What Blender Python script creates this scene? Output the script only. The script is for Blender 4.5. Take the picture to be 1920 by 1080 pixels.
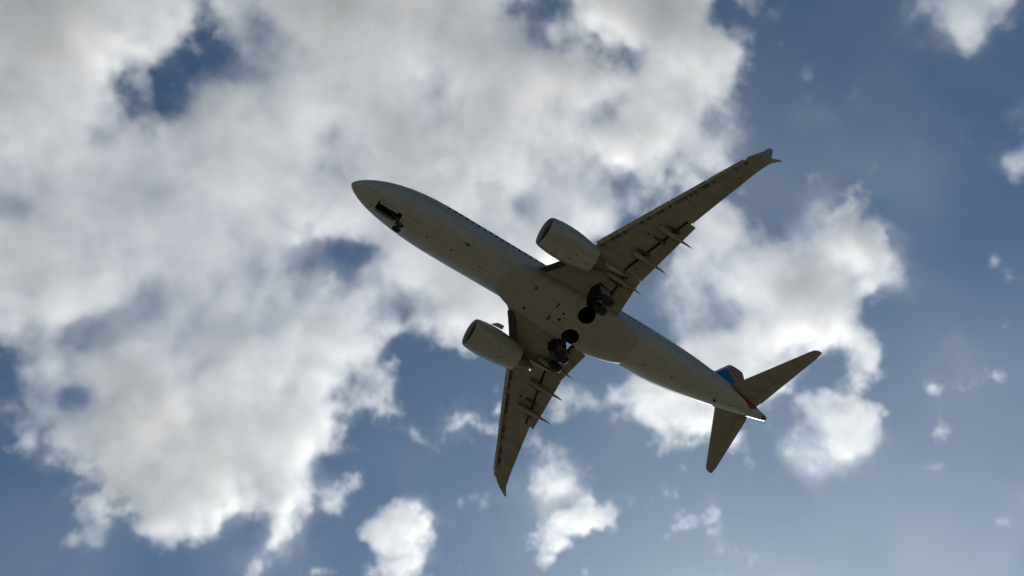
import bpy, bmesh, math
import numpy as np
from mathutils import Matrix, Vector

# ------------------------------------------------------------------ camera / world / sun
SC = bpy.context.scene
for o in list(bpy.data.objects): bpy.data.objects.remove(o)
COL = SC.collection
F_PX = 1850.0
# rotation from the airliner's own axes (x aft, y starboard, z up) to the lens axes
R_AC = np.array([[0.8296995, -0.5574760, -0.0286214], [0.4885347, 0.7499876, -0.4459288], [0.2700603, 0.3560044, 0.8946107]])
CAM_AC = np.array([-5.75422, -25.370795, -66.140255])
PITCH = math.radians(2.5)
Zw = np.array([-math.sin(PITCH), 0, math.cos(PITCH)])
v = R_AC[2]; Yw = v - Zw * (v @ Zw); Yw /= np.linalg.norm(Yw); Xw = np.cross(Yw, Zw)
RW = np.array([Xw, Yw, Zw])                 # airliner axes -> world axes
CAM_Z = 1.7
SUN_AC = R_AC.T @ np.array([0.25, 0.505, 1.0]); SUN_AC /= np.linalg.norm(SUN_AC)
SUN_W = Vector(RW @ SUN_AC)
SUN_EL = math.asin(SUN_W.z); SUN_ROT = math.atan2(SUN_W.x, SUN_W.y)

cd = bpy.data.cameras.new('camera'); cam = bpy.data.objects.new('camera', cd); COL.objects.link(cam); SC.camera = cam
cd.sensor_width = 36; cd.lens = F_PX / 1920 * 36; cd.clip_start = .1; cd.clip_end = 60000
Rc = RW @ R_AC.T @ np.diag([1, -1, -1.])    # lens axes -> world, blender convention
cam.matrix_world = Matrix.Translation((0, 0, CAM_Z)) @ Matrix(Rc.tolist()).to_4x4()

w = bpy.data.worlds.new("World"); SC.world = w; w.use_nodes = True
nt = w.node_tree; bg = nt.nodes['Background']
sky = nt.nodes.new('ShaderNodeTexSky'); sky.sky_type = 'NISHITA'; sky.sun_disc = False
sky.sun_elevation = SUN_EL; sky.sun_rotation = SUN_ROT; sky.air_density = .9; sky.dust_density = .65; sky.ozone_density = 2.6
tint = nt.nodes.new('ShaderNodeVectorMath'); tint.operation = 'MULTIPLY'; tint.inputs[1].default_value = (.84, 1.045, 1.08)   # the camera's cool white balance
nt.links.new(sky.outputs[0], tint.inputs[0]); nt.links.new(tint.outputs[0], bg.inputs[0]); bg.inputs[1].default_value = .062
sl = bpy.data.lights.new('sun', 'SUN'); sl.energy = 4.6; sl.angle = math.radians(.53); sl.color = (1, .96, .9)
so = bpy.data.objects.new('sun', sl); COL.objects.link(so); so.rotation_euler = SUN_W.to_track_quat('Z', 'Y').to_euler()
SC.view_settings.view_transform = 'Standard'; SC.view_settings.look = 'None'
SC.view_settings.exposure = 0.0; SC.view_settings.gamma = 1
SC.render.engine = 'CYCLES'
SC.cycles.use_denoising = True
SC.cycles.max_bounces = 9; SC.cycles.volume_bounces = 7; SC.cycles.diffuse_bounces = 3
SC.cycles.volume_step_rate = 2; SC.cycles.volume_max_steps = 200

# ------------------------------------------------------------------ materials
def new_mat(name):
    m = bpy.data.materials.new(name); m.use_nodes = True
    return m, m.node_tree, m.node_tree.nodes['Principled BSDF']
def nd(t, kind, **k):
    n = t.nodes.new(kind)
    for a, b in k.items(): setattr(n, a, b)
    return n
def paint(name, col, rough=.4, metal=0., grime=.25, lines=None, streak=(.25, 3, 3)):
    """painted aluminium: streaky grime along the airflow, panel seams at fixed pitches"""
    m, t, p = new_mat(name)
    tc = nd(t, 'ShaderNodeTexCoord'); mp = nd(t, 'ShaderNodeMapping'); mp.inputs['Scale'].default_value = streak
    t.links.new(tc.outputs['Object'], mp.inputs[0])
    n1 = nd(t, 'ShaderNodeTexNoise'); n1.inputs['Scale'].default_value = 1.6; n1.inputs['Detail'].default_value = 7; n1.inputs['Roughness'].default_value = .62
    t.links.new(mp.outputs[0], n1.inputs['Vector'])
    r1 = nd(t, 'ShaderNodeMapRange'); r1.inputs[1].default_value = .32; r1.inputs[2].default_value = .72; r1.inputs[3].default_value = 1; r1.inputs[4].default_value = 1 - grime
    t.links.new(n1.outputs[0], r1.inputs[0])
    fac = r1.outputs[0]
    if lines:
        sep = nd(t, 'ShaderNodeSeparateXYZ'); t.links.new(tc.outputs['Object'], sep.inputs[0])
        for ax, pitch, wd, dark in lines:
            a = nd(t, 'ShaderNodeMath', operation='DIVIDE'); a.inputs[1].default_value = pitch; t.links.new(sep.outputs[ax], a.inputs[0])
            b = nd(t, 'ShaderNodeMath', operation='FRACT'); t.links.new(a.outputs[0], b.inputs[0])
            c = nd(t, 'ShaderNodeMath', operation='LESS_THAN'); c.inputs[1].default_value = wd / pitch; t.links.new(b.outputs[0], c.inputs[0])
            e = nd(t, 'ShaderNodeMath', operation='MULTIPLY_ADD'); e.inputs[1].default_value = -dark; e.inputs[2].default_value = 1; t.links.new(c.outputs[0], e.inputs[0])
            g = nd(t, 'ShaderNodeMath', operation='MULTIPLY'); t.links.new(fac, g.inputs[0]); t.links.new(e.outputs[0], g.inputs[1]); fac = g.outputs[0]
    mx = nd(t, 'ShaderNodeVectorMath', operation='SCALE'); mx.inputs[0].default_value = col; t.links.new(fac, mx.inputs['Scale'])
    t.links.new(mx.outputs[0], p.inputs['Base Color'])
    p.inputs['Roughness'].default_value = rough; p.inputs['Metallic'].default_value = metal
    return m
SEAMS = [(0, 2.54, .035, .3), (0, 1.27, .02, .12), (1, 1.3, .02, .15)]
M = {}
M['silver'] = paint('silver_mica_paint', (.35, .348, .33), .46, .15, .28, SEAMS)
M['belly'] = paint('belly_paint', (.28, .27, .245), .5, .05, .25, [(0, 1.9, .03, .3), (1, 1.1, .025, .2)])
M['wing'] = paint('wing_grey_paint', (.24, .22, .185), .48, .05, .3, [(1, 1.45, .025, .22), (0, 1.7, .02, .12)], (.4, 1.5, 2))
M['slat'] = paint('slat_metal', (.36, .35, .32), .4, .3, .5, [(1, .42, .06, .4)], (1, 3, 2))
M['flap'] = paint('flap_grey_paint', (.22, .205, .17), .5, .05, .45, [(1, 1.1, .03, .3)], (.6, 3, 2))
M['tail'] = paint('tailplane_grey_paint', (.225, .21, .18), .5, .05, .25, [(1, 1.2, .02, .15)], (.4, 1.5, 2))
M['cowl'] = paint('cowl_paint', (.33, .33, .315), .38, .2, .35, [(0, 1.45, .03, .35), (1, .9, .02, .15)])
M['lip'] = paint('lip_metal', (.3, .3, .29), .4, .5, .2)
M['hot'] = paint('exhaust_metal', (.16, .13, .11), .45, .8, .4)
M['dark'] = paint('dark_metal_and_shade', (.007, .007, .007), .9, 0, .3)  # near-black colour also stands in for shade in bays, duct and flap slot
M['strut'] = paint('gear_grey_paint', (.06, .06, .057), .45, .1, .4)
M['rubber'] = paint('tyre_rubber', (.009, .009, .009), .9, 0, .3)
M['black'] = paint('black_paint_and_shade', (.025, .025, .027), .4, 0, .2)
M['track_and_shade'] = paint('track_metal_and_shade', (.06, .06, .055), .5, .3, .4)
m, t, p = new_mat('cabin_glass'); p.inputs['Base Color'].default_value = (.01, .012, .015, 1); p.inputs['Roughness'].default_value = .1; M['glass'] = m
for nm, c in (('red', (.42, .015, .02)), ('blue', (.01, .085, .23)), ('white', (.62, .63, .66))):
    M[nm] = paint(nm + '_livery_paint', c, .35, 0, .12)
m, t, p = new_mat('wing_lamp_glass'); p.inputs['Base Color'].default_value = (.8, .8, .7, 1); p.inputs['Emission Color'].default_value = (1, .93, .7, 1); p.inputs['Emission Strength'].default_value = .6; M['lamp'] = m

# ------------------------------------------------------------------ mesh helpers (airliner axes, origin moved to BASE)
BASE = Vector((19.5, 0, -4.0))
def link(name, bm, mats, parent, smooth=40, mirror=False):
    if mirror:
        for q in bm.verts: q.co.y = -q.co.y
        bmesh.ops.reverse_faces(bm, faces=bm.faces)
    me = bpy.data.meshes.new(name)
    for q in bm.verts: q.co -= BASE
    bmesh.ops.recalc_face_normals(bm, faces=bm.faces)
    bm.to_mesh(me); bm.free()
    for mm in (mats if isinstance(mats, (list, tuple)) else [mats]): me.materials.append(mm)
    if smooth:
        me.polygons.foreach_set('use_smooth', [True] * len(me.polygons))
        me.set_sharp_from_angle(angle=math.radians(smooth))
    o = bpy.data.objects.new(name, me); COL.objects.link(o)
    if parent is not None: o.parent = parent
    return o
def loft(bm, rings, close=True, cap=True):
    vs = [[bm.verts.new(p) for p in r] for r in rings]; n = len(vs[0]); fs = []
    for a, b in zip(vs, vs[1:]):
        for i in range(n if close else n - 1):
            j = (i + 1) % n; fs.append(bm.faces.new((a[i], a[j], b[j], b[i])))
    if cap:
        fs.append(bm.faces.new(vs[0][::-1])); fs.append(bm.faces.new(vs[-1]))
    return vs, fs
def box(bm, lo, hi, bev=0):
    r = bmesh.ops.create_cube(bm, size=1)['verts']
    for q in r: q.co = Vector([lo[k] + (q.co[k] + .5) * (hi[k] - lo[k]) for k in range(3)])
    if bev:
        es = list({e for q in r for e in q.link_edges}); bmesh.ops.bevel(bm, geom=es, offset=bev, segments=2, affect='EDGES')
def tube(bm, a, b, r0, r1=None, n=14):
    a, b = Vector(a), Vector(b); r1 = r0 if r1 is None else r1
    q = (b - a).to_track_quat('Z', 'Y')
    loft(bm, [[c + q @ Vector((r * math.cos(2 * math.pi * i / n), r * math.sin(2 * math.pi * i / n), 0)) for i in range(n)] for c, r in ((a, r0), (b, r1))])
def lathe(bm, prof, c, axis=0, n=40, cap=True, fn=None):
    rings = []
    for k, (s, r) in enumerate(prof):
        rg = []
        for i in range(n):
            a = 2 * math.pi * i / n; p = [0, 0, 0]
            p[axis] = s; p[(axis + 1) % 3] = r * math.cos(a); p[(axis + 2) % 3] = r * math.sin(a)
            if fn: p = fn(k, i, p)
            rg.append(Vector(c) + Vector(p))
        rings.append(rg)
    return loft(bm, rings, cap=cap)
def interp(x, tab): return [float(np.interp(x, [q[0] for q in tab], [q[k] for q in tab])) for k in range(1, len(tab[0]))]
def boolean_cut(o, cutters):
    for c in cutters:
        md = o.modifiers.new('cut', 'BOOLEAN'); md.operation = 'DIFFERENCE'; md.solver = 'EXACT'; md.object = c
        try: md.material_mode = 'TRANSFER'
        except Exception: pass
    dg = bpy.context.evaluated_depsgraph_get(); dg.update()
    me = bpy.data.meshes.new_from_object(o.evaluated_get(dg), preserve_all_data_layers=True, depsgraph=dg)
    o.modifiers.clear(); o.data = me
def cutter(fn):
    bm = bmesh.new(); fn(bm); return link('cutter', bm, M['dark'], None, smooth=0)
def thing(name, label, cat):
    o = bpy.data.objects.new(name, None); COL.objects.link(o); o['label'] = label; o['category'] = cat; return o

# ------------------------------------------------------------------ the airliner
PLANE = thing('airliner', 'silver twin-engine airliner flying overhead with wheels down and flaps out', 'airplane')
PLANE.empty_display_size = 3

FUS = [  # x, centre z, half width, half height
 (0, -.70, .03, .03), (.08, -.69, .17, .16), (.25, -.67, .34, .33), (.55, -.62, .56, .54), (1, -.53, .81, .80), (1.5, -.44, 1.02, 1.02), (2, -.34, 1.19, 1.22),
 (2.6, -.24, 1.35, 1.42), (3.3, -.15, 1.5, 1.62), (4.1, -.07, 1.64, 1.79), (5, -.02, 1.75, 1.91), (6, 0, 1.83, 1.98), (7, 0, 1.87, 2.0), (8, 0, 1.88, 2.005),
 (24.6, 0, 1.88, 2.005), (26, .03, 1.87, 1.97), (27.4, .1, 1.83, 1.9), (29, .22, 1.73, 1.77), (30.6, .38, 1.58, 1.59), (32.2, .54, 1.38, 1.37), (33.8, .7, 1.14, 1.14),
 (35.2, .83, .9, .93), (36.4, .92, .68, .73), (37.4, .99, .48, .54), (38.1, 1.04, .33, .38), (38.55, 1.06, .22, .25), (38.72, 1.07, .14, .16)]
def fus_surf(x, a):
    zc, ww, hh = interp(x, FUS); return Vector((x, ww * math.cos(a), zc + hh * math.sin(a)))
bm = bmesh.new()
xs = sorted(set([q[0] for q in FUS] + [8 + .83 * k for k in range(1, 20)]))
NF = 72
vs, fs = loft(bm, [[fus_surf(x, 2 * math.pi * i / NF) for i in range(NF)] for x in xs])
for f in fs:                                     # painted zones: black cone tip, red/white/blue stripes running down off the fin
    c = f.calc_center_median()
    if c.x > 38.3: f.material_index = 1
fus = link('fuselage', bm, [M['silver'], M['black']], PLANE, 50)

# wheel bays are real recesses
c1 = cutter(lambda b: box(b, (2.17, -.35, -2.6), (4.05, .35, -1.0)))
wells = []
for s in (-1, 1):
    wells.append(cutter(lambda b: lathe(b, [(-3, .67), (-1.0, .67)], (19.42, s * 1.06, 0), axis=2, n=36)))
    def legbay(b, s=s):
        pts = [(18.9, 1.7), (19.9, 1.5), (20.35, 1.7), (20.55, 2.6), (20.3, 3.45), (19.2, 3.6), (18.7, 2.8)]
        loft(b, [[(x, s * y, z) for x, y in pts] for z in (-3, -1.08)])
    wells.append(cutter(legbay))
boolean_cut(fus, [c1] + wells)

# livery stripes on the rear body, laid on the skin
def band(name, mat, x0, x1, f0, f1, parent, side):
    bm = bmesh.new(); rings = []; n = 26
    for k in range(n + 1):
        x = x0 + (x1 - x0) * k / n; a0, a1 = f0(x), f1(x); row = []
        for j in range(7):
            a = a0 + (a1 - a0) * j / 6; p = fus_surf(x, a); zc, ww, hh = interp(x, FUS)
            nn = Vector((0, math.cos(a) / ww, math.sin(a) / hh)).normalized(); p += nn * .012
            row.append(Vector((p.x, p.y * side, p.z)))
        rings.append(row)
    loft(bm, rings, close=False, cap=False)
    bmesh.ops.solidify(bm, geom=bm.faces, thickness=.008)
    return link(name, bm, mat, parent, 60)
D = math.radians
for s in (-1, 1):
    band('red_stripe', M['red'], 33.9, 37.7, lambda x: D(16), lambda x: D(float(np.interp(x, [33.9, 34.6, 35.7, 36.3, 36.7, 37.1, 37.7], [10, -14, -22, -48, -58, -30, 0]))), fus, s)
    band('white_stripe', M['white'], 33.2, 37.9, lambda x: D(26), lambda x: D(18), fus, s)
    band('blue_stripe', M['blue'], 31.2, 34.6, lambda x: D(78 - (x - 31.2) * 7), lambda x: D(60 - (x - 31.2) * 9), fus, s)
# cabin windows, doors, cockpit windows
def skin_panel(name, mat, x0, x1, a0, a1, side, parent, off=.01, th=.02, r=.3):
    bm = bmesh.new(); cx, ca = (x0 + x1) / 2, (a0 + a1) / 2; n = 16; pts = []
    for ring in (1.0,):
        loop = []
        for k in range(n):
            t_ = 2 * math.pi * k / n; e = .45
            u = math.copysign(abs(math.cos(t_)) ** e, math.cos(t_)); q = math.copysign(abs(math.sin(t_)) ** e, math.sin(t_))
            x = cx + u * (x1 - x0) / 2; a = ca + q * (a1 - a0) / 2
            zc, ww, hh = interp(x, FUS); p = fus_surf(x, a); nn = Vector((0, math.cos(a) / ww, math.sin(a) / hh)).normalized()
            loop.append(((p + nn * off), (p - nn * th)))
        pts = loop
    loft(bm, [[Vector((q[1].x, q[1].y * side, q[1].z)) for q in pts], [Vector((q[0].x, q[0].y * side, q[0].z)) for q in pts]])
    return link(name, bm, mat, parent, 30)
win = {}
for s in (-1, 1):
    for k in range(50):
        x = 6.9 + k * .508
        if 17.2 < x < 17.6: continue
        if s in win:
            o = win[s].copy(); COL.objects.link(o); o.parent = fus
            if x > 25:                           # the tail narrows: these are shaped to it
                bpy.data.objects.remove(o); skin_panel('cabin_window', M['glass'], x - .125, x + .125, D(-2), D(9), s, fus)
            else: o.location.x = (x - 6.9 - 1.016)
        else:
            if x < 7.9: skin_panel('cabin_window', M['glass'], x - .125, x + .125, D(-2), D(9), s, fus)
            else: win[s] = skin_panel('cabin_window', M['glass'], x - .125, x + .125, D(-2), D(9), s, fus)
    for x in (5.0, 32.0):
        d_ = skin_panel('cabin_door', M['silver'], x - .42, x + .42, D(-12), D(48), s, fus, .01)
        hb = skin_panel('door_window', M['glass'], x - .1, x + .1, D(2), D(8), s, d_, .03)
    for x in (9.2, 27.6): skin_panel('cargo_door', M['silver'], x - .6, x + .6, D(-62), D(-30), 1, fus, .008) if s == 1 else None
    for k, (x0, x1) in enumerate(((2.0, 2.5), (2.55, 3.05), (3.1, 3.5))): skin_panel('cockpit_window', M['glass'], x0, x1, D(38 + 0 * k), D(58), s, fus, .012)
# small underbelly fittings
def blade(x, y=0, z=None, h=.32, c=.38, name='belly_antenna', a=None):
    zc, ww, hh = interp(x, FUS); z = zc - hh * math.sqrt(max(0, 1 - (y / ww) ** 2)) if z is None else z
    bm = bmesh.new(); r = []
    for q, cc in ((.03, c), (-h, c * .5)):
        r.append([(x + (1 - cc / c) * c * .6 + cc * u, y + vv * cc * .09, z + q) for u, vv in ((0, 0), (.3, 1), (.7, .8), (1, 0), (.7, -.8), (.3, -1))])
    loft(bm, r); return link(name, bm, M['black'], fus, 30)
blade(8.9, -.95)
for x, y in ((6.2, .1), (10.6, 0), (25.6, .1), (28.1, -.1)): blade(x, y, None, .18, .2)
for x, y, s_ in ((1.5, -.62, -1), (1.7, .66, 1)): blade(x, y, None, .1, .16, 'pitot_probe')
def bump(x, y, z, r, h, name, mat, parent):
    bm = bmesh.new(); lathe(bm, [(-h, r * .3), (-h * .8, r * .7), (0, r), (.1, r)], (x, y, z), axis=2, n=16); return link(name, bm, mat, parent, 60)
bump(8.3, 0, -2.0, .09, .1, 'beacon', M['strut'], fus)
zc, ww, hh = interp(7.4, FUS)
bump(33.0, .2, -.72, .11, .12, 'drain_mast', M['dark'], fus)
bump(34.6, .05, -.2, .09, .1, 'outflow_port', M['dark'], fus)
for x, y in ((1.15, -.1), (1.9, .35)): bump(x, y, interp(x, FUS)[0] - interp(x, FUS)[2] * .95, .06, .03, 'drain_port', M['dark'], fus)
# nose gear doors
for s in (-1, 1):
    bm = bmesh.new(); box(bm, (2.24, s * .335, -2.12), (3.7, s * .355, -1.6)); link('nose_gear_door', bm, M['silver'], fus, 0)

# ---- belly fairing
BEL = [(12.3, -1.25, .9, .72, 2.0), (13.0, -1.2, 1.35, .9, 2.1), (14.0, -1.15, 1.72, 1.05, 2.4), (15.2, -1.1, 1.95, 1.16, 2.8), (17, -1.08, 2.06, 1.2, 3.2), (20.5, -1.08, 2.06, 1.2, 3.2),
       (21.8, -1.08, 1.98, 1.16, 2.9), (22.8, -1.06, 1.84, 1.08, 2.5), (23.8, -1.05, 1.6, .98, 2.2), (24.6, -1.1, 1.2, .84, 2.0)]
bm = bmesh.new(); rings = []
for x in np.linspace(12.3, 24.6, 42):
    zc, ww, hh, e = interp(x, BEL); r = []
    for i in range(64):
        a = 2 * math.pi * i / 64; r.append((x, math.copysign(abs(math.cos(a)) ** (2 / e), math.cos(a)) * ww, zc + math.copysign(abs(math.sin(a)) ** (2 / e), math.sin(a)) * hh))
    rings.append(r)
loft(bm, rings)
bel = link('belly_fairing', bm, [M['belly']], PLANE, 50)
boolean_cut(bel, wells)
for x, y in ((17.1, -.62), (17.1, .6)):
    bm = bmesh.new(); box(bm, (x, y - .2, -2.31), (x + .1, y + .2, -2.2), .01); link('air_inlet', bm, M['dark'], bel, 0)
for x, y, r in ((17.9, -.25, .11), (17.9, .3, .13), (18.2, .0, .06), (15.0, -.9, .09), (15.2, .95, .09)): bump(x, y, -2.27, r, .03, 'drain_port', M['dark'], bel)

RN = np.random.default_rng(3)
# ---- lifting surfaces
def foil(n=14, tc=.12, cove=None):
    """unit-chord section as a closed loop, (u, w): upper from tail to nose, then lower back to tail"""
    us = [.5 * (1 - math.cos(math.pi * k / n)) for k in range(n + 1)]
    th = lambda u: 5 * tc * (.2969 * math.sqrt(u) - .126 * u - .3516 * u * u + .2843 * u ** 3 - .1015 * u ** 4)
    camb = lambda u: .018 * (1 - (2 * u - 1) ** 2)
    up = [(u, camb(u) + th(u) + .001) for u in us[::-1]]
    lo = [(u, camb(u) - th(u) * .85 - .001) for u in us[1:]]
    if cove:
        lo = [(u * cove, camb(u * cove) - th(u * cove) * .85 - .001) for u in us[1:-1]]
        lo += [(cove, camb(cove) - th(cove) * .85), (cove + .005, camb(cove) + th(cove) * .55), (.999, camb(1) - .004)]
    return up + lo
def ring_y(y, xle, xte, z, tc, cove=None, inc=.02, n=14):
    c = xte - xle
    return [(xle + u * c, y, z + w_ * c - inc * c * (u - .3)) for u, w_ in foil(n, tc, cove)]
WZ = lambda y: -1.52 + .163 * y
LEt = [(0, 13.6), (1.88, 14.35), (3.65, 15.72), (4.8, 16.48), (5.62, 16.93), (16.55, 22.8)]
LE = lambda y: interp(y, LEt)[0]
FLE = lambda y: 20.02 + (y - 5.2) * .355 if y > 5.1 else 20.25
def sec(y, inner):
    sb = .3 if y > 1.9 else 0                       # the fixed nose sits behind the slats
    tc = float(np.interp(y, [0, 5, 16.6], [.13, .115, .10]))
    if inner:
        xte = FLE(y) + .42; c = xte - LE(y) - sb
        return ring_y(y, LE(y) + sb, xte, WZ(y), tc, 1 - .42 / c, n=14)
    return ring_y(y, LE(y) + sb, float(np.interp(y, [10.6, 16.6], [22.43, 24.38])), WZ(y), tc * 1.02, n=14)
def flap_piece(bm, y0, y1, teA, teB, off=.15, drop=.40):
    rings = []
    for k in range(5):
        y = y0 + (y1 - y0) * k / 4; xl = FLE(y) + off; xt = teA + (teB - teA) * k / 4; c = xt - xl
        zl = WZ(y) - .16
        rings.append([(xl + u * c, y, zl + w_ * c - drop * u * c / 1.6) for u, w_ in foil(10, .13)])
    loft(bm, rings)
for s in (-1, 1):
    mir = s < 0
    bm = bmesh.new()
    ys_in = [0.6, 1.88, 2.6, 3.65, 4.8, 5.62, 7, 8.5, 10.58]; 
    rings = [sec(y, True) for y in ys_in]; loft(bm, rings)
    wing = link('wing', bm, [M['wing']], PLANE, 35, mir)
    # outboard panel is joined into the same skin
    bm = bmesh.new(); bm.from_mesh(wing.data)
    for q in bm.verts:
        q.co += BASE
    rr = [[Vector((p[0], p[1] * s, p[2])) for p in sec(y, False)] for y in (10.581, 12, 14, 15.5, 16.2)]
    # blended tip
    rr.append([Vector((p[0], p[1] * s, p[2])) for p in ring_y(16.62, 22.93, 24.42, WZ(16.62) + .0, .10)])
    loft(bm, rr)
    old = wing; wing = link('wing', bm, [M['wing']], PLANE, 35); bpy.data.objects.remove(old); wing.name = 'wing'
    boolean_cut(wing, wells[:2] if s < 0 else wells[2:])
    # flaps
    for y0, y1, a, b in ((2.0, 5.14, 21.6, 21.5), (5.17, 10.5, 21.55, 22.7)):
        bm = bmesh.new(); flap_piece(bm, y0, y1, a, b); fl = link('flap', bm, M['flap'], wing, 35, mir)
        for y in [q for q in (2.6, 4.0, 4.72, 6.95, 8.3, 9.5) if y0 < q < y1]:      # hinge brackets on the flap's nose; those beside fairings added as dark shade
            bm = bmesh.new(); tube(bm, (FLE(y) - .75, y, WZ(y) - .16), (FLE(y) + .35, y + .05, WZ(y) - .26), .05, .13, 8)
            link('flap_bracket_and_shade', bm, M['track_and_shade'], fl, 0, mir)
    bm = bmesh.new()                                  # added dark strip standing in for shade in the slot ahead of the flaps
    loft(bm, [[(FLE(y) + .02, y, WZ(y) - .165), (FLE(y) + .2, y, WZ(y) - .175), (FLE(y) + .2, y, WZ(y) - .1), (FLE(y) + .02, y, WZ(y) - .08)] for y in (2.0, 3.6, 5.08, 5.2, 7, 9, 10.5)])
    link('flap_slot_shade', bm, M['dark'], wing, 0, mir)
    bm = bmesh.new()
    loft(bm, [ring_y(y, x0, x1, WZ(y) - .035 - .0 * y, .05, n=8) for y, x0, x1 in ((11.0, 21.75, 22.53), (15.4, 23.32, 23.98))]); link('aileron', bm, M['flap'], wing, 30, mir)
    # flap track fairings: long canoes drooping at the tail
    for y, xa, xb in ((4.35, 18.7, 22.1), (6.6, 19.6, 22.75), (9.15, 20.15, 23.35)):
        bm = bmesh.new(); rings = []
        for k in range(13):
            u = k / 12; x = xa + (xb - xa) * u
            r = .27 * math.sin(math.pi * min(1, u * 1.0) ** .62) ** .6 * (1 - .55 * u) + .012
            zc_ = WZ(y) - .28 - .12 * math.sin(math.pi * min(u * 1.2, 1)) - (.5 * max(0, u - .45) ** 1.15)
            rings.append([(x, y + r * .8 * math.cos(a), zc_ + r * 1.45 * math.sin(a)) for a in [2 * math.pi * i / 12 for i in range(12)]])
        loft(bm, rings); link('flap_track_fairing', bm, M['wing'], wing, 45, mir)
    # slats
    for y0, y1 in ((5.75, 8.38), (8.44, 11.02), (11.08, 13.7), (13.76, 16.3)):
        bm = bmesh.new(); rings = []
        for k in range(4):
            y = y0 + (y1 - y0) * k / 3; sc = 1.0 - .028 * (y - 5.7); z = WZ(y) - .07
            pf = [(.34, -.205), (.16, -.2), (.05, -.15), (0, -.06), (.03, .02), (.14, .09), (.36, .15), (.62, .17), (.36, .125), (.2, .06), (.13, -.03), (.15, -.12), (.34, -.185)]
            rings.append([(LE(y) + a * sc, y, z + b * sc) for a, b in pf])
        loft(bm, rings); slt = link('slat', bm, M['slat'], wing, 40, mir)
        for j, y in enumerate(np.arange(y0 + .2, y1 - .1, .31) + RN.uniform(-.08, .08, len(np.arange(y0 + .2, y1 - .1, .31)))):
            if RN.random() < .42: continue
            bm = bmesh.new(); box(bm, (LE(y) + .36, y - .07, WZ(y) - .29), (LE(y) + .56, y - .02 + RN.uniform(0, .16), WZ(y) - .16))
            link('slat_track', bm, M['track_and_shade'], slt, 0, mir)
    bm = bmesh.new()
    loft(bm, [[(LE(y) + a, y, WZ(y) + b) for a, b in ((.0, -.42), (.06, -.49), (.78, -.16), (.72, .02), (.1, -.3))] for y in (2.02, 3.0, 3.95)])
    link('leading_edge_flap', bm, M['black'], wing, 20, mir)  # black colour stands in for the shade this flap lies in
    # split winglet
    bm = bmesh.new(); zt = WZ(16.62)
    def wl(path):
        rings = []
        for (x0, x1, y, z, ny, nz) in path:
            c = x1 - x0; rings.append([(x0 + u * c, y + w_ * c * -nz, z + w_ * c * ny) for u, w_ in foil(8, .08)])
        loft(bm, rings)
    wl([(22.9, 24.44, 16.6, zt, 1, 0), (23.25, 24.55, 17.0, zt + .12, .9, .4), (23.7, 24.7, 17.3, zt + .55, .5, .86), (24.15, 24.9, 17.48, zt + 1.2, .25, .97), (24.75, 25.12, 17.72, zt + 2.2, .22, .97), (25.0, 25.14, 17.76, zt + 2.4, .22, .97)])
    wl([(23.1, 24.42, 16.62, zt - .03, 1, 0), (23.55, 24.52, 17.1, zt - .2, .9, -.4), (24.05, 24.72, 17.45, zt - .38, .85, -.5), (24.78, 24.98, 17.8, zt - .62, .85, -.5)])
    link('winglet', bm, M['wing'], wing, 40, mir)
    bump(20.0, s * 8.3, WZ(8.3) - .25, .07, .05, 'fuel_vent', M['dark'], wing)
    if s > 0: bump(19.04, 5.71, WZ(5.71) - .33, .07, .05, 'wing_lamp', M['lamp'], wing)
    bump(17.3, s * 4.55, -1.08, .1, .04, 'drain_port', M['dark'], wing)

    # ---- engine
    EX, EY, EZ = 12.98, 4.86, -2.05
    eng = None
    def tilt(k, i, p): return p
    bm = bmesh.new()
    def nac(k, i, p, tips=None):
        if p[2] < 0: p[2] *= .965                   # slightly flattened underside
        return p
    N_ = 48
    prof = [(.30, 1.165), (.8, 1.235), (1.4, 1.265), (2.0, 1.26), (2.6, 1.215), (3.2, 1.13), (3.8, 1.03), (4.22, .955), (4.21, .925), (3.8, .96), (3.2, .98), (2.6, .95)]
    def chev(k, i, p):
        p = nac(k, i, p)
        if k in (7, 8): p[0] += (.0 if i % 3 else -.07) + (.0 if i % 3 != 0 else 0)
        return p
    lathe(bm, prof, (EX, EY, EZ), n=N_, fn=chev, cap=False)
    bmesh.ops.remove_doubles(bm, verts=bm.verts, dist=1e-5)
    eng = link('engine', bm, M['cowl'], PLANE, 40, mir)
    bm = bmesh.new(); lathe(bm, [(.302, 1.168), (.14, 1.13), (.03, 1.085), (0, 1.045), (.04, .995), (.16, .95), (.34, .925)], (EX, EY, EZ), n=N_, fn=nac, cap=False); link('inlet_lip', bm, M['lip'], eng, 60, mir)
    bm = bmesh.new(); lathe(bm, [(.34, .925), (.7, .91), (1.25, .90), (1.26, .3)], (EX, EY, EZ), n=N_, fn=nac, cap=True); link('inlet_duct', bm, M['dark'], eng, 30, mir)
    bm = bmesh.new()
    for k in range(18):
        a = 2 * math.pi * k / 18
        r = []
        for rad, tw, ch in ((.22, .35, .2), (.55, .7, .3), (.88, 1.05, .36)):
            ca, sa = math.cos(a), math.sin(a); e1 = Vector((0, -sa, ca)); d_ = Vector((math.cos(tw), 0, 0)) + e1 * math.sin(tw); c0 = Vector((EX + .95, EY + rad * ca, EZ + rad * sa))
            nrm = Vector((-math.sin(tw), 0, 0)) + e1 * math.cos(tw)
            r.append([c0 - d_ * ch / 2, c0 + nrm * .012, c0 + d_ * ch / 2, c0 - nrm * .012])
        loft(bm, r)
    link('fan', bm, M['hot'], eng, 20, mir)
    bm = bmesh.new(); lathe(bm, [(.48, .02), (.6, .13), (.8, .23), (1.1, .27)], (EX, EY, EZ), n=24); link('spinner', bm, M['strut'], eng, 60, mir)
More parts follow.
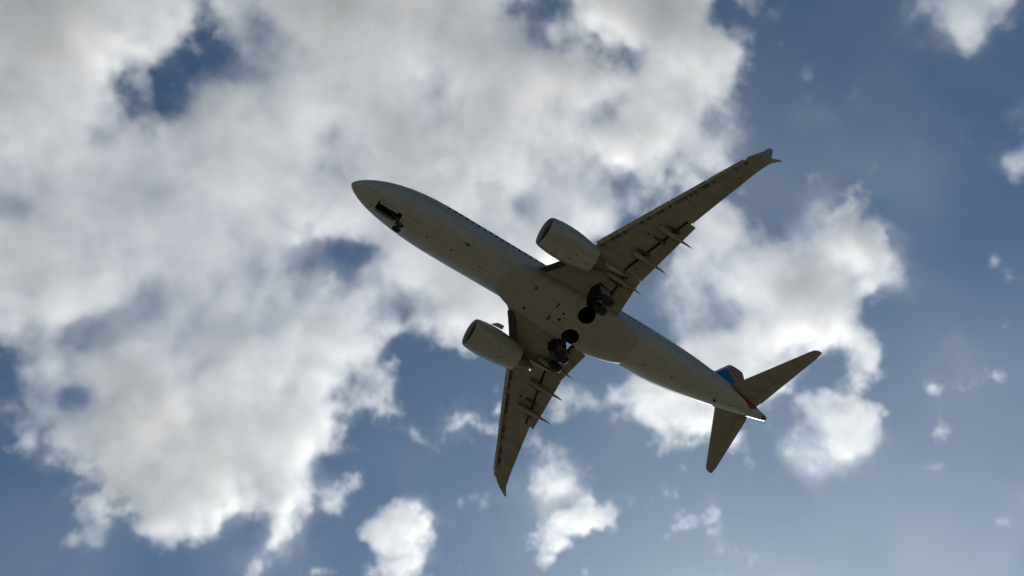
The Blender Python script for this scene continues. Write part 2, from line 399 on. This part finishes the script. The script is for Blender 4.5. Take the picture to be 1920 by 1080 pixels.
    bm = bmesh.new(); lathe(bm, [(2.7, .62), (3.6, .66), (4.2, .6), (4.9, .47), (5.1, .43), (5.08, .4), (4.6, .4)], (EX, EY, EZ), n=32, cap=True); link('exhaust_nozzle', bm, M['hot'], eng, 50, mir)
    bm = bmesh.new(); lathe(bm, [(4.5, .3), (5.0, .27), (5.5, .15), (5.8, .03)], (EX, EY, EZ), n=24); link('exhaust_plug', bm, M['hot'], eng, 60, mir)
    bm = bmesh.new(); rings = []
    for x, hw, zb, ztp in ((14.1, .04, EZ + 1.2, EZ + 1.3), (14.8, .15, EZ + 1.1, EZ + 1.42), (16.2, .2, EZ + .7, WZ(4.86) + .2), (17.4, .21, EZ + .4, WZ(4.86) + .1), (18.4, .18, EZ + .62, WZ(4.86) + .0), (19.6, .1, WZ(4.86) - .55, WZ(4.86)), (20.4, .03, WZ(4.86) - .35, WZ(4.86))):
        rings.append([(x, EY - hw, zb), (x, EY + hw, zb), (x, EY + hw, ztp), (x, EY - hw, ztp)])
    loft(bm, rings); link('pylon', bm, M['cowl'], eng, 30, mir)
    bm = bmesh.new(); loft(bm, [[(14.1, EY - 1.16, EZ + .55), (15.1, EY - 1.2, EZ + .55), (15.1, EY - 1.2, EZ + .58), (14.1, EY - 1.16, EZ + .58)], [(14.55, EY - 1.46, EZ + .72), (15.1, EY - 1.5, EZ + .72), (15.1, EY - 1.5, EZ + .74), (14.55, EY - 1.46, EZ + .74)]]); link('nacelle_strake', bm, M['cowl'], eng, 0, mir)
    rng = np.random.default_rng(5)
    for x, a, r in ((1.0, -70, .05), (1.9, -95, .06), (2.1, -70, .045), (2.35, -110, .05), (2.6, -85, .06), (2.3, -60, .04), (1.4, -120, .05)):
        rr_ = interp(x, [(.3, 1.165), (1.4, 1.265), (2.6, 1.215), (4.2, .95)])[0]; aa = D(a)
        bump(EX + x, (EY + rr_ * math.cos(aa)) * s, EZ + rr_ * math.sin(aa) * .965 - .0, r, .02, 'drain_port', M['dark'], eng)

    # ---- tailplane
    bm = bmesh.new(); SZ = lambda y: .95 + .13 * y
    loft(bm, [ring_y(y, 34.3 + (y - 1.1) * .67, 37.35 + (y - .65) * .262, SZ(y), .095, inc=-.02) for y in (.35, 1.2, 3, 5, 6.75)] +
             [ring_y(6.98, 38.32, 38.98, SZ(7), .08), ring_y(7.1, 38.6, 38.95, SZ(7.1), .05)])
    st = link('tailplane', bm, M['tail'], PLANE, 40, mir)
    bm = bmesh.new(); loft(bm, [ring_y(y, x0, x1, SZ(y) - .02, .07, n=8, inc=-.02) for y, x0, x1 in ((.95, 36.6, 37.47), (6.6, 38.5, 38.95))]); link('elevator', bm, M['tail'], st, 30, mir)

    # ---- main landing gear
    gx, gy, gz = 19.5, 2.84, -3.3
    bm = bmesh.new(); tube(bm, (19.45, gy + .05, -.95), (gx, gy, -2.5), .14); tube(bm, (gx, gy, -2.4), (gx, gy, gz + .02), .09); tube(bm, (gx, gy - .52, gz), (gx, gy + .52, gz), .07)
    gear = link('main_landing_gear', bm, M['strut'], PLANE, 40, mir)
    bm = bmesh.new(); tube(bm, (gx, gy, -2.35), (19.5, 1.75, -1.35), .065); tube(bm, (gx, gy - .05, -1.9), (19.2, 2.2, -1.3), .05); link('side_brace', bm, M['strut'], gear, 40, mir)
    bm = bmesh.new(); tube(bm, (gx + .1, gy, -2.3), (gx + .42, gy, -2.85), .04); tube(bm, (gx + .42, gy, -2.85), (gx + .08, gy, -3.3), .04); link('torque_link', bm, M['strut'], gear, 40, mir)
    bm = bmesh.new(); box(bm, (19.1, gy + .42, -2.75), (19.98, gy + .46, -1.25), .015); link('gear_door', bm, M['wing'], gear, 0, mir)
    for oy in (-.43, .43):
        bm = bmesh.new(); lathe(bm, [(-.2, .3), (-.205, .46), (-.17, .53), (-.1, .562), (.1, .562), (.17, .53), (.205, .46), (.2, .3)], (gx, gy + oy, gz), axis=1, n=32); wh = link('wheel', bm, M['rubber'], gear, 40, mir)
        sg = math.copysign(1, oy)
        bm = bmesh.new(); lathe(bm, [(-.1, .29), (.17, .3), (.175, .25), (.1, .2), (.1, .1), (.16, .08), (.16, .01)] if sg > 0 else [(.1, .29), (-.17, .3), (-.175, .25), (-.1, .2), (-.1, .1), (-.16, .08), (-.16, .01)], (gx, gy + oy + sg * .045, gz), axis=1, n=24); link('rim', bm, M['strut'], wh, 40, mir)

# ---- fin
bm = bmesh.new()
def ring_z(z, xle, xte, tc, n=12):
    c = xte - xle
    return [(xle + u * c, (w_ - .018 * (1 - (2 * u - 1) ** 2)) * c, z) for u, w_ in foil(n, tc)]
FINT = [(1.2, 31.4, 37.3), (2.1, 32.35, 37.45), (8.05, 36.85, 38.45), (8.22, 37.15, 38.45)]
def finx(z): return interp(z, FINT)
vs, fs = loft(bm, [ring_z(z, *finx(z), .1) for z in list(np.linspace(1.2, 8.05, 34)) + [8.22]])
fin = link('tail_fin', bm, M['silver'], PLANE, 50)
# flag-style livery: bands laid on the fin skin, blue in front, red and white behind
m, t, p = new_mat('flag_livery_paint')
tc = nd(t, 'ShaderNodeTexCoord'); sep = nd(t, 'ShaderNodeSeparateXYZ'); t.links.new(tc.outputs['Object'], sep.inputs[0])
def math_(op, a, b=None, c=None):
    n = nd(t, 'ShaderNodeMath', operation=op)
    for k, q in enumerate((a, b, c)):
        if q is None: continue
        if isinstance(q, (int, float)): n.inputs[k].default_value = q
        else: t.links.new(q, n.inputs[k])
    return n.outputs[0]
X_, Z_ = sep.outputs[0], sep.outputs[2]
z_ = math_('SUBTRACT', Z_, 4.0)                       # back to airliner height
x_ = math_('ADD', X_, 19.5)
zt_ = math_('MULTIPLY_ADD', math_('SUBTRACT', x_, 35.0), .22, z_)   # bands rise slightly aft
fr = math_('FRACT', math_('DIVIDE', zt_, .78))
stripe = math_('LESS_THAN', fr, .42)
dark_b = nd(t, 'ShaderNodeMix', data_type='RGBA'); dark_b.inputs[6].default_value = (.006, .055, .13, 1); dark_b.inputs[7].default_value = (.03, .17, .28, 1); t.links.new(stripe, dark_b.inputs[0])
redw = nd(t, 'ShaderNodeMix', data_type='RGBA'); redw.inputs[6].default_value = (.2, .008, .02, 1); redw.inputs[7].default_value = (.33, .31, .35, 1); t.links.new(stripe, redw.inputs[0])
split = math_('GREATER_THAN', math_('MULTIPLY_ADD', z_, .16, x_), 37.15)
mixr = nd(t, 'ShaderNodeMix', data_type='RGBA'); t.links.new(split, mixr.inputs[0]); t.links.new(dark_b.outputs[2], mixr.inputs[6]); t.links.new(redw.outputs[2], mixr.inputs[7])
# grey leading edge
le = math_('LESS_THAN', math_('SUBTRACT', x_, math_('MULTIPLY_ADD', z_, .756, 30.76)), .28)
mg = nd(t, 'ShaderNodeMix', data_type='RGBA'); t.links.new(le, mg.inputs[0]); t.links.new(mixr.outputs[2], mg.inputs[6]); mg.inputs[7].default_value = (.36, .37, .38, 1)
t.links.new(mg.outputs[2], p.inputs['Base Color']); p.inputs['Roughness'].default_value = .7; p.inputs['Specular IOR Level'].default_value = .08
fin.data.materials[0] = m
bm = bmesh.new(); loft(bm, [ring_z(z, finx(z)[1] - .27 * (finx(z)[1] - finx(z)[0]), finx(z)[1] + .02, .12, 8) for z in (2.3, 5, 7.9)]); link('rudder', bm, m, fin, 30)
bm = bmesh.new(); loft(bm, [[(x, .09 * k, 1.75), (x, -.09 * k, 1.75), (x, -.02, z), (x, .02, z)] for x, z, k in ((28.6, 2.0, .3), (31.0, 2.35, .7), (33.0, 3.1, 1.2), (34.2, 3.9, 1.2))]); link('dorsal_fin', bm, M['silver'], fin, 30)

# ---- nose gear
bm = bmesh.new(); tube(bm, (3.82, 0, -1.2), (3.98, 0, -2.7), .085); tube(bm, (3.97, 0, -2.6), (4.0, 0, -3.4), .055); tube(bm, (4.0, -.3, -3.4), (4.0, .3, -3.4), .05)
ng = link('nose_landing_gear', bm, M['strut'], PLANE, 40)
bm = bmesh.new(); tube(bm, (3.95, 0, -2.3), (3.0, 0, -1.3), .05); link('drag_brace', bm, M['strut'], ng, 40)
bm = bmesh.new(); tube(bm, (3.9, 0, -2.6), (3.72, 0, -2.95), .03); tube(bm, (3.72, 0, -2.95), (3.95, 0, -3.3), .03); link('torque_link', bm, M['strut'], ng, 40)
bm = bmesh.new(); lathe(bm, [(0, .1), (.1, .1)], (3.72, 0, -2.25), n=16); link('taxi_light', bm, M['strut'], ng, 40)
for oy in (-.2, .2):
    bm = bmesh.new(); lathe(bm, [(-.1, .17), (-.1, .28), (-.06, .33), (.06, .33), (.1, .28), (.1, .17)], (4.0, oy, -3.4), axis=1, n=28); wh = link('wheel', bm, M['rubber'], ng, 40)
    bm = bmesh.new(); lathe(bm, [(-.108, .02), (-.108, .165), (.108, .165), (.108, .02)], (4.0, oy, -3.4), axis=1, n=20); link('rim', bm, M['strut'], wh, 30)
for c in [c1] + wells: bpy.data.objects.remove(c)

Mb = Matrix(RW.tolist())
PLANE.matrix_world = Matrix.Translation(Mb @ (BASE - Vector(CAM_AC)) + Vector((0, 0, CAM_Z))) @ Mb.to_4x4()

# ------------------------------------------------------------------ ground (below the camera, lights the belly)
bm = bmesh.new(); bmesh.ops.create_grid(bm, x_segments=8, y_segments=8, size=25000)
me = bpy.data.meshes.new('ground'); bm.to_mesh(me); bm.free()
m, t, p = new_mat('dry_grass')
tc = nd(t, 'ShaderNodeTexCoord'); n1 = nd(t, 'ShaderNodeTexNoise'); n1.inputs['Scale'].default_value = .01; n1.inputs['Detail'].default_value = 12; t.links.new(tc.outputs['Object'], n1.inputs['Vector'])
cr = nd(t, 'ShaderNodeValToRGB'); cr.color_ramp.elements[0].color = (.125, .115, .075, 1); cr.color_ramp.elements[1].color = (.20, .18, .135, 1); cr.color_ramp.elements[0].position = .35; cr.color_ramp.elements[1].position = .65
t.links.new(n1.outputs[0], cr.inputs[0]); t.links.new(cr.outputs[0], p.inputs['Base Color']); p.inputs['Roughness'].default_value = 1; p.inputs['Specular IOR Level'].default_value = 0
me.materials.append(m); g = bpy.data.objects.new('ground', me); COL.objects.link(g); g['kind'] = 'structure'

# ------------------------------------------------------------------ clouds: one real volume, a broken cumulus deck 1.5 km up
ZB, ZT = 1500.0, 1656.0
ZM = (ZB + ZT) / 2
RES = 3.1                                            # metres per voxel sideways
MG = 420                                             # how far past the frame the deck is described
# coverage shapes, outlined in image pixels; deck points are projected to these pixels below
S_ = 4
CW, CH = (1920 + 2 * MG) // S_, (1080 + 2 * MG) // S_
gu, gv = np.meshgrid((np.arange(CW) * S_ - MG).astype(np.float32), (np.arange(CH) * S_ - MG).astype(np.float32))
def poly(pts):
    inside = np.zeros(gu.shape, bool); n = len(pts)
    for i in range(n):
        x0, y0 = pts[i]; x1, y1 = pts[(i + 1) % n]
        if y0 == y1: continue
        c = ((y0 > gv) != (y1 > gv)) & (gu < (x1 - x0) * (gv - y0) / (y1 - y0) + x0); inside ^= c
    return inside.astype(np.float32)
def blur(a, s):
    s = s / S_; fy = np.fft.fftfreq(a.shape[0])[:, None]; fx = np.fft.rfftfreq(a.shape[1])[None]
    return np.fft.irfft2(np.fft.rfft2(a) * np.exp(-2 * (math.pi * s) ** 2 * (fx ** 2 + fy ** 2)), a.shape).astype(np.float32)
cov = np.zeros(gu.shape, np.float32)
def put(pts, val, soft):
    global cov
    mk = blur(poly(pts), soft); cov = cov * (1 - mk) + val * mk
# the main bank
put([(-420,-420),(1500,-420),(1420,-100),(1335,0),(1318,25),(1350,70),(1385,110),(1378,150),(1362,195),(1325,215),(1315,250),(1400,272),(1385,300),(1330,325),
     (1290,380),(1200,400),(1180,410),(1150,430),(1105,440),(1060,470),(1000,560),(955,640),(900,655),(870,655),(830,645),(800,655),(765,640),
     (722,650),(715,700),(712,740),(715,772),(690,780),(640,780),(627,830),(592,842),(575,880),(590,925),(560,932),(540,960),(500,960),(430,957),(400,970),
     (350,987),(290,1002),(252,985),(240,930),(200,893),(140,875),(105,860),(75,800),(50,740),(38,700),(42,655),(0,632),(-120,640),(-420,600)], 1, 9)
# the right bank and the one behind the tail
put([(1250,480),(1300,420),(1345,395),(1400,402),(1480,425),(1560,430),(1625,420),(1652,455),(1690,490),(1697,540),(1683,585),(1655,560),(1625,600),(1668,645),
     (1662,692),(1618,716),(1590,682),(1550,662),(1500,702),(1480,740),(1420,775),(1340,800),(1290,802),(1242,836),(1205,818),(1180,780),(1192,700),(1262,640),(1256,580),(1240,540)], 1, 9)
put([(1480,372),(1520,360),(1545,385),(1545,430),(1500,430)], .85, 12)
put([(1490,800),(1530,755),(1580,748),(1650,775),(1632,820),(1602,862),(1560,884),(1490,868)], .8, 10)
put([(812,790),(830,755),(865,762),(900,738),(938,748),(938,790),(915,812),(862,826),(806,806)], .9, 8)
put([(1038,770),(1078,730),(1106,752),(1090,782),(1058,800)], .85, 7)
put([(1000,850),(1022,828),(1076,810),(1076,838),(1052,868),(1006,872)], .85, 7)
put([(1010,905),(1035,888),(1066,886),(1060,915),(1030,942),(1010,935)], .85, 7)
put([(1020,988),(1045,960),(1090,942),(1118,962),(1126,990),(1096,1014),(1050,1008),(1030,1018)], .95, 7)
put([(684,992),(720,955),(762,942),(802,955),(786,1000),(790,1100),(676,1100),(700,1045)], .9, 8)
put([(520,955),(572,975),(547,1012),(540,1050),(492,1066),(440,1100),(476,1030)], .85, 8)
put([(606,898),(640,925),(634,980),(618,968),(600,930)], .8, 7)
put([(648,868),(664,872),(666,942),(652,930)], .95, 6)
put([(1335,190),(1385,170),(1400,268),(1340,262)], .85, 10)
put([(568,1046),(600,1050),(610,1110),(560,1110)], .75, 7)
put([(1040,1066),(1064,1070),(1072,1120),(1036,1120)], .7, 7)
put([(1712,-160),(1930,-160),(1892,0),(1862,30),(1850,52),(1826,85),(1808,116),(1796,64),(1762,46),(1716,50),(1720,20)], 1.0, 8)
put([(1505,172),(1530,172),(1558,142),(1566,146),(1546,192),(1534,192),(1524,180)], 1.0, 6)
put([(1900,170),(1960,165),(1960,320),(1912,315),(1908,230)], .8, 10)
put([(1785,250),(1830,240),(1866,262),(1840,276),(1790,262)], .9, 10)
put([(1800,592),(1850,566),(1885,500),(1888,580),(1850,608),(1800,610)], .6, 12)
put([(118,948),(180,936),(192,955),(180,1000),(128,985)], .9, 10)
put([(875,940),(905,920),(914,930),(892,970)], .9, 9)
# windows of blue inside the banks
put([(228,92),(262,82),(292,108),(306,78),(338,42),(352,-30),(384,-30),(400,40),(412,80),(406,120),(440,132),(440,150),(400,152),(372,158),(350,168),(376,200),(362,226),
     (330,216),(292,204),(265,216),(235,202),(196,196),(236,180),(224,150),(212,112)], .04, 8)
put([(236,20),(268,16),(272,62),(246,52)], .42, 9)
put([(262,120),(318,112),(326,142),(286,156)], .3, 9)
put([(540,510),(548,478),(590,455),(640,460),(694,476),(694,502),(642,522),(600,508),(570,512)], .2, 10)
put([(118,622),(178,590),(228,562),(284,542),(276,582),(232,602),(190,620),(152,648),(120,636)], .1, 9)
put([(1092,60),(1150,50),(1200,90),(1192,118),(1140,126),(1098,110)], .12, 10)
put([(940,-20),(1080,-60),(1105,0),(1080,34),(1010,45),(960,30),(925,0)], .6, 16)
put([(722,560),(770,562),(775,600),(742,606)], .3, 9)
put([(960,345),(1010,345),(1000,430),(966,420)], .58, 12)
put([(1130,350),(1260,300),(1300,250),(1320,330),(1230,370),(1130,420),(1110,400)], .68, 14)
put([(108,738),(160,722),(156,760),(112,772)], .4, 9)
put([(0,350),(30,352),(62,375),(20,395),(-60,390)], .5, 14)
put([(1345,560),(1440,552),(1452,610),(1390,626),(1340,600)], .6, 14)
put([(1600,575),(1650,565),(1640,630),(1612,640)], .5, 9)
put([(1470,640),(1500,650),(1490,700),(1462,700)], .55, 8)
put([(540,720),(715,690),(705,760),(630,790)], .86, 16)
put([(395,85),(425,90),(445,130),(415,140)], .35, 7)
put([(1120,170),(1165,160),(1150,215),(1105,225)], .6, 9)
put([(1000,45),(1055,70),(1060,120),(1020,110)], .62, 9)
put([(0,352),(50,360),(70,385),(0,400)], .3, 12)
put([(235,105),(300,120),(345,60),(395,70),(400,120),(345,170),(330,205),(250,195)], .0, 10)
put([(560,475),(640,462),(688,480),(685,505),(600,505)], .05, 9)
# how deep each part of the deck is (1 = one ordinary cumulus depth)
thk = np.ones(gu.shape, np.float32)
def deep(u, v, ru, rv, k):
    global thk
    thk = thk * (1 + (k - 1) * np.exp(-((gu - u) / ru) ** 2 - ((gv - v) / rv) ** 2))
for q in ((60, 60, 190, 120, 1.8), (10, 210, 120, 70, 1.4), (30, 370, 130, 70, .35), (330, 470, 170, 110, .38), (250, 360, 90, 50, .6), (480, 430, 120, 90, .6), (640, 50, 190, 90, 1.6), (480, 70, 60, 90, .45),
          (800, 290, 100, 90, 1.3), (150, 230, 120, 90, 1.25), (330, 610, 180, 50, .6), (840, 90, 120, 80, 1.3), (560, 260, 170, 100, 1.0), (450, 760, 180, 120, 1.1), (1400, 440, 150, 70, .5), (1310, 590, 50, 60, .5),
          (100, 720, 80, 90, .5), (610, 555, 120, 40, .6), (1600, 530, 70, 70, .8), (1000, 40, 110, 60, .45), (1150, 200, 120, 60, .7), (1340, 285, 80, 40, .5), (1180, 370, 110, 50, .7), (1400, 600, 60, 40, .5),
          (1640, 640, 50, 60, .45), (1570, 820, 90, 70, .3), (700, 710, 60, 70, .6), (1800, 50, 110, 80, .8), (1510, 395, 60, 50, .4), (740, 590, 60, 60, .5), (860, 640, 90, 50, .6), (700, 440, 50, 50, .6),
          (1535, 168, 50, 40, .35), (1840, 560, 90, 70, .2), (1910, 240, 60, 90, .45), (1820, 262, 60, 30, .35), (155, 965, 60, 50, .4), (895, 945, 40, 40, .45), (1040, 845, 60, 60, .75), (1040, 915, 50, 50, .8), (1075, 762, 60, 40, .8), (870, 790, 80, 50, .8),
          (510, 1020, 60, 60, 1.0), (620, 940, 50, 60, .9), (740, 1020, 70, 80, .55)):
    deep(*q)

# plan of the deck
Rl = R_AC @ RW.T
def to_pixels(x, y, z):  # world point to image pixel coordinates
    P = np.stack([x, y, z - CAM_Z], -1).astype(np.float32) @ Rl.T.astype(np.float32)
    return 960 + F_PX * P[..., 0] / P[..., 2], 540 + F_PX * P[..., 1] / P[..., 2]
cs = []
for u, v_ in ((-170, -130), (960, -130), (2090, -130), (-170, 1210), (960, 1210), (2090, 1210)):
    d = Rl.T @ np.array([(u - 960) / F_PX, (v_ - 540) / F_PX, 1]); cs.append(d[:2] / d[2] * (ZM - CAM_Z))
cs = np.array(cs); lo = np.floor(cs.min(0)); hi = np.ceil(cs.max(0))
nx, ny, nz = int((hi[0] - lo[0]) / RES), int((hi[1] - lo[1]) / RES), 26
vd = Rl.T @ np.array([0, 0, 1.]); LEAN = vd[:2] / vd[2]          # cloud columns slanted along the camera's central view direction
rng = np.random.default_rng(11)
def vnoise(shape, cells):
    g_ = rng.random([c + 3 for c in cells]).astype(np.float32); ix = []
    for n, c in zip(shape, cells):
        t_ = np.linspace(0, c, n, dtype=np.float32) + rng.random(); i = np.minimum(t_.astype(int), c + 1); f = t_ - i; ix.append((i, f * f * (3 - 2 * f)))
    a = g_
    for d_, (i, f) in enumerate(ix):
        sh = [1] * len(shape); sh[d_] = -1; f = f.reshape(sh)
        a = np.take(a, i, d_) * (1 - f) + np.take(a, i + 1, d_) * f
    return a - .5
def fractal(shape, size0, octs, gain=.55, billow=False):
    out = np.zeros(shape, np.float32); amp = 1; s = size0; tot = 0
    ext = [nx * RES, ny * RES, ZT - ZB]
    for k in range(octs):
        n = vnoise(shape, [max(1, int(round(ext[d_] / s))) for d_ in range(len(shape))])
        out += amp * ((.5 - 2 * np.abs(n)) if billow else n); tot += amp; amp *= gain; s /= 2.03
    return out
xs_ = np.linspace(lo[0], hi[0], nx, dtype=np.float32); ys_ = np.linspace(lo[1], hi[1], ny, dtype=np.float32); zs_ = np.linspace(ZB, ZT, nz, dtype=np.float32)
GX, GY = np.meshgrid(xs_, ys_, indexing='ij')
def samp(a, u, v_):
    fu = np.clip((u + MG) / S_, 0, CW - 1.01); fv = np.clip((v_ + MG) / S_, 0, CH - 1.01); i = fu.astype(int); j = fv.astype(int); fu = fu - i; fv = fv - j
    return (a[j, i] * (1 - fu) + a[j, i + 1] * fu) * (1 - fv) + (a[j + 1, i] * (1 - fu) + a[j + 1, i + 1] * fu) * fv
WX = fractal((nx, ny, nz), 110, 6, .64) * 38; WY = fractal((nx, ny, nz), 110, 6, .64) * 38      # curls, different at every height
PATCH = np.clip(1 + 1.7 * fractal((nx, ny), 330, 3, .5), .6, 1.6)      # thicker and thinner stretches
SK = fractal((nx, ny), 200, 7, .66) * 1.5                       # torn translucent skirts round the cumulus
VEIL = .001 + .010 * np.clip(.5 + 2.2 * fractal((nx, ny), 500, 6, .6), 0, 2)      # thin haze the cumulus float in
covA = blur(cov, 12); covB = blur(cov, 26)                      # broad cover: deep inside the bank
print('VOX', nx, ny, nz, rho_n := nx * ny * nz)
N3 = fractal((nx, ny, nz), 90, 6, .7); B3 = fractal((nx, ny, nz), 60, 4, .6, True)
rho = np.empty((nx, ny, nz), np.float32)
for k in range(nz):
    dz = float(zs_[k] - ZM)                                    # each layer is shifted along the central view direction
    U, V_ = to_pixels(GX + WX[:, :, k] - LEAN[0] * dz, GY + WY[:, :, k] - LEAN[1] * dz, np.full_like(GX, ZM))
    C2 = samp(covA, U, V_); T2 = samp(thk, U, V_); W2 = samp(covB, U, V_)
    h = (zs_[k] - ZM) / ((ZT - ZB) / 2)                        # -1 .. 1
    half = .22 + .5 * W2 * np.clip(T2, .6, 1.6) / 1.2
    pz = np.clip(1 - (h / half) ** 2, -3, 1)
    rough = 1.35 - 1.0 * np.clip(W2 * 1.4 - .4, 0, 1)            # ragged rims, calmer interiors
    d_ = (C2 - .53) * 2.0 + (N3[:, :, k] * 2.6 + B3[:, :, k] * .7) * rough - .62 * (1 - pz) - 1.25 * np.clip(1 - W2 / .09, 0, 1)
    rho[:, :, k] = np.clip(d_, 0, 1.3) ** 1.6 * np.minimum(T2 * PATCH, 2.1) * (.4 + .6 * W2) + VEIL + .13 * np.clip(.12 + W2 * 3, 0, 1) * np.clip((W2 - .4) * 1.35 + SK + N3[:, :, k] * .9, 0, 1) ** 1.4
rho[0] = rho[-1] = 0; rho[:, 0] = rho[:, -1] = 0; rho[:, :, 0] = rho[:, :, -1] = 0
del N3, B3, WX, WY

me = bpy.data.meshes.new('clouds'); me.vertices.add(rho.size)
at = me.attributes.new('vapour', 'FLOAT', 'POINT'); at.data.foreach_set('value', rho.ravel())
ng = bpy.data.node_groups.new('cloud_vapour', 'GeometryNodeTree')
ng.interface.new_socket('Geometry', in_out='INPUT', socket_type='NodeSocketGeometry'); ng.interface.new_socket('Geometry', in_out='OUTPUT', socket_type='NodeSocketGeometry')
N = ng.nodes; L = ng.links
gi = N.new('NodeGroupInput'); go = N.new('NodeGroupOutput')
LO = Vector((lo[0], lo[1], ZB)); HI = Vector((hi[0], hi[1], ZT))
vc = N.new('GeometryNodeVolumeCube'); vc.inputs['Min'].default_value = LO; vc.inputs['Max'].default_value = HI
for a, b in (('X', nx), ('Y', ny), ('Z', nz)): vc.inputs['Resolution ' + a].default_value = b
pos = N.new('GeometryNodeInputPosition')
mr = N.new('ShaderNodeMapRange'); mr.data_type = 'FLOAT_VECTOR'; mr.clamp = False
vi = [q for q in mr.inputs if q.type == 'VECTOR']
L.new(pos.outputs[0], vi[0]); vi[1].default_value = LO; vi[2].default_value = HI; vi[3].default_value = (.5, .5, .5); vi[4].default_value = (nx - .5, ny - .5, nz - .5)
fl = N.new('ShaderNodeVectorMath'); fl.operation = 'FLOOR'; L.new([q for q in mr.outputs if q.type == 'VECTOR'][0], fl.inputs[0])
dt = N.new('ShaderNodeVectorMath'); dt.operation = 'DOT_PRODUCT'; dt.inputs[1].default_value = (ny * nz, nz, 1); L.new(fl.outputs[0], dt.inputs[0])
si = N.new('GeometryNodeSampleIndex'); si.data_type = 'FLOAT'; si.clamp = True
na = N.new('GeometryNodeInputNamedAttribute'); na.data_type = 'FLOAT'; na.inputs[0].default_value = 'vapour'
L.new(gi.outputs[0], si.inputs['Geometry']); L.new(na.outputs['Attribute'], si.inputs['Value']); L.new(dt.outputs['Value'], si.inputs['Index'])
L.new(si.outputs[0], vc.inputs['Density'])
sp = N.new('GeometryNodeSetMaterial'); L.new(vc.outputs[0], sp.inputs[0])
m = bpy.data.materials.new('cloud_vapour'); m.use_nodes = True; mn = m.node_tree; mn.nodes.clear()
pv = mn.nodes.new('ShaderNodeVolumePrincipled'); ou = mn.nodes.new('ShaderNodeOutputMaterial'); mn.links.new(pv.outputs[0], ou.inputs['Volume'])
pv.inputs['Color'].default_value = (1, 1, 1, 1); pv.inputs['Density'].default_value = .019; pv.inputs['Anisotropy'].default_value = .45
sp.inputs['Material'].default_value = m; L.new(sp.outputs[0], go.inputs[0])
cl = bpy.data.objects.new('clouds', me); COL.objects.link(cl); me.materials.append(m)
cl['kind'] = 'stuff'; cl['label'] = 'broken white and grey cumulus clouds across the blue sky'
md = cl.modifiers.new('vapour', 'NODES'); md.node_group = ng
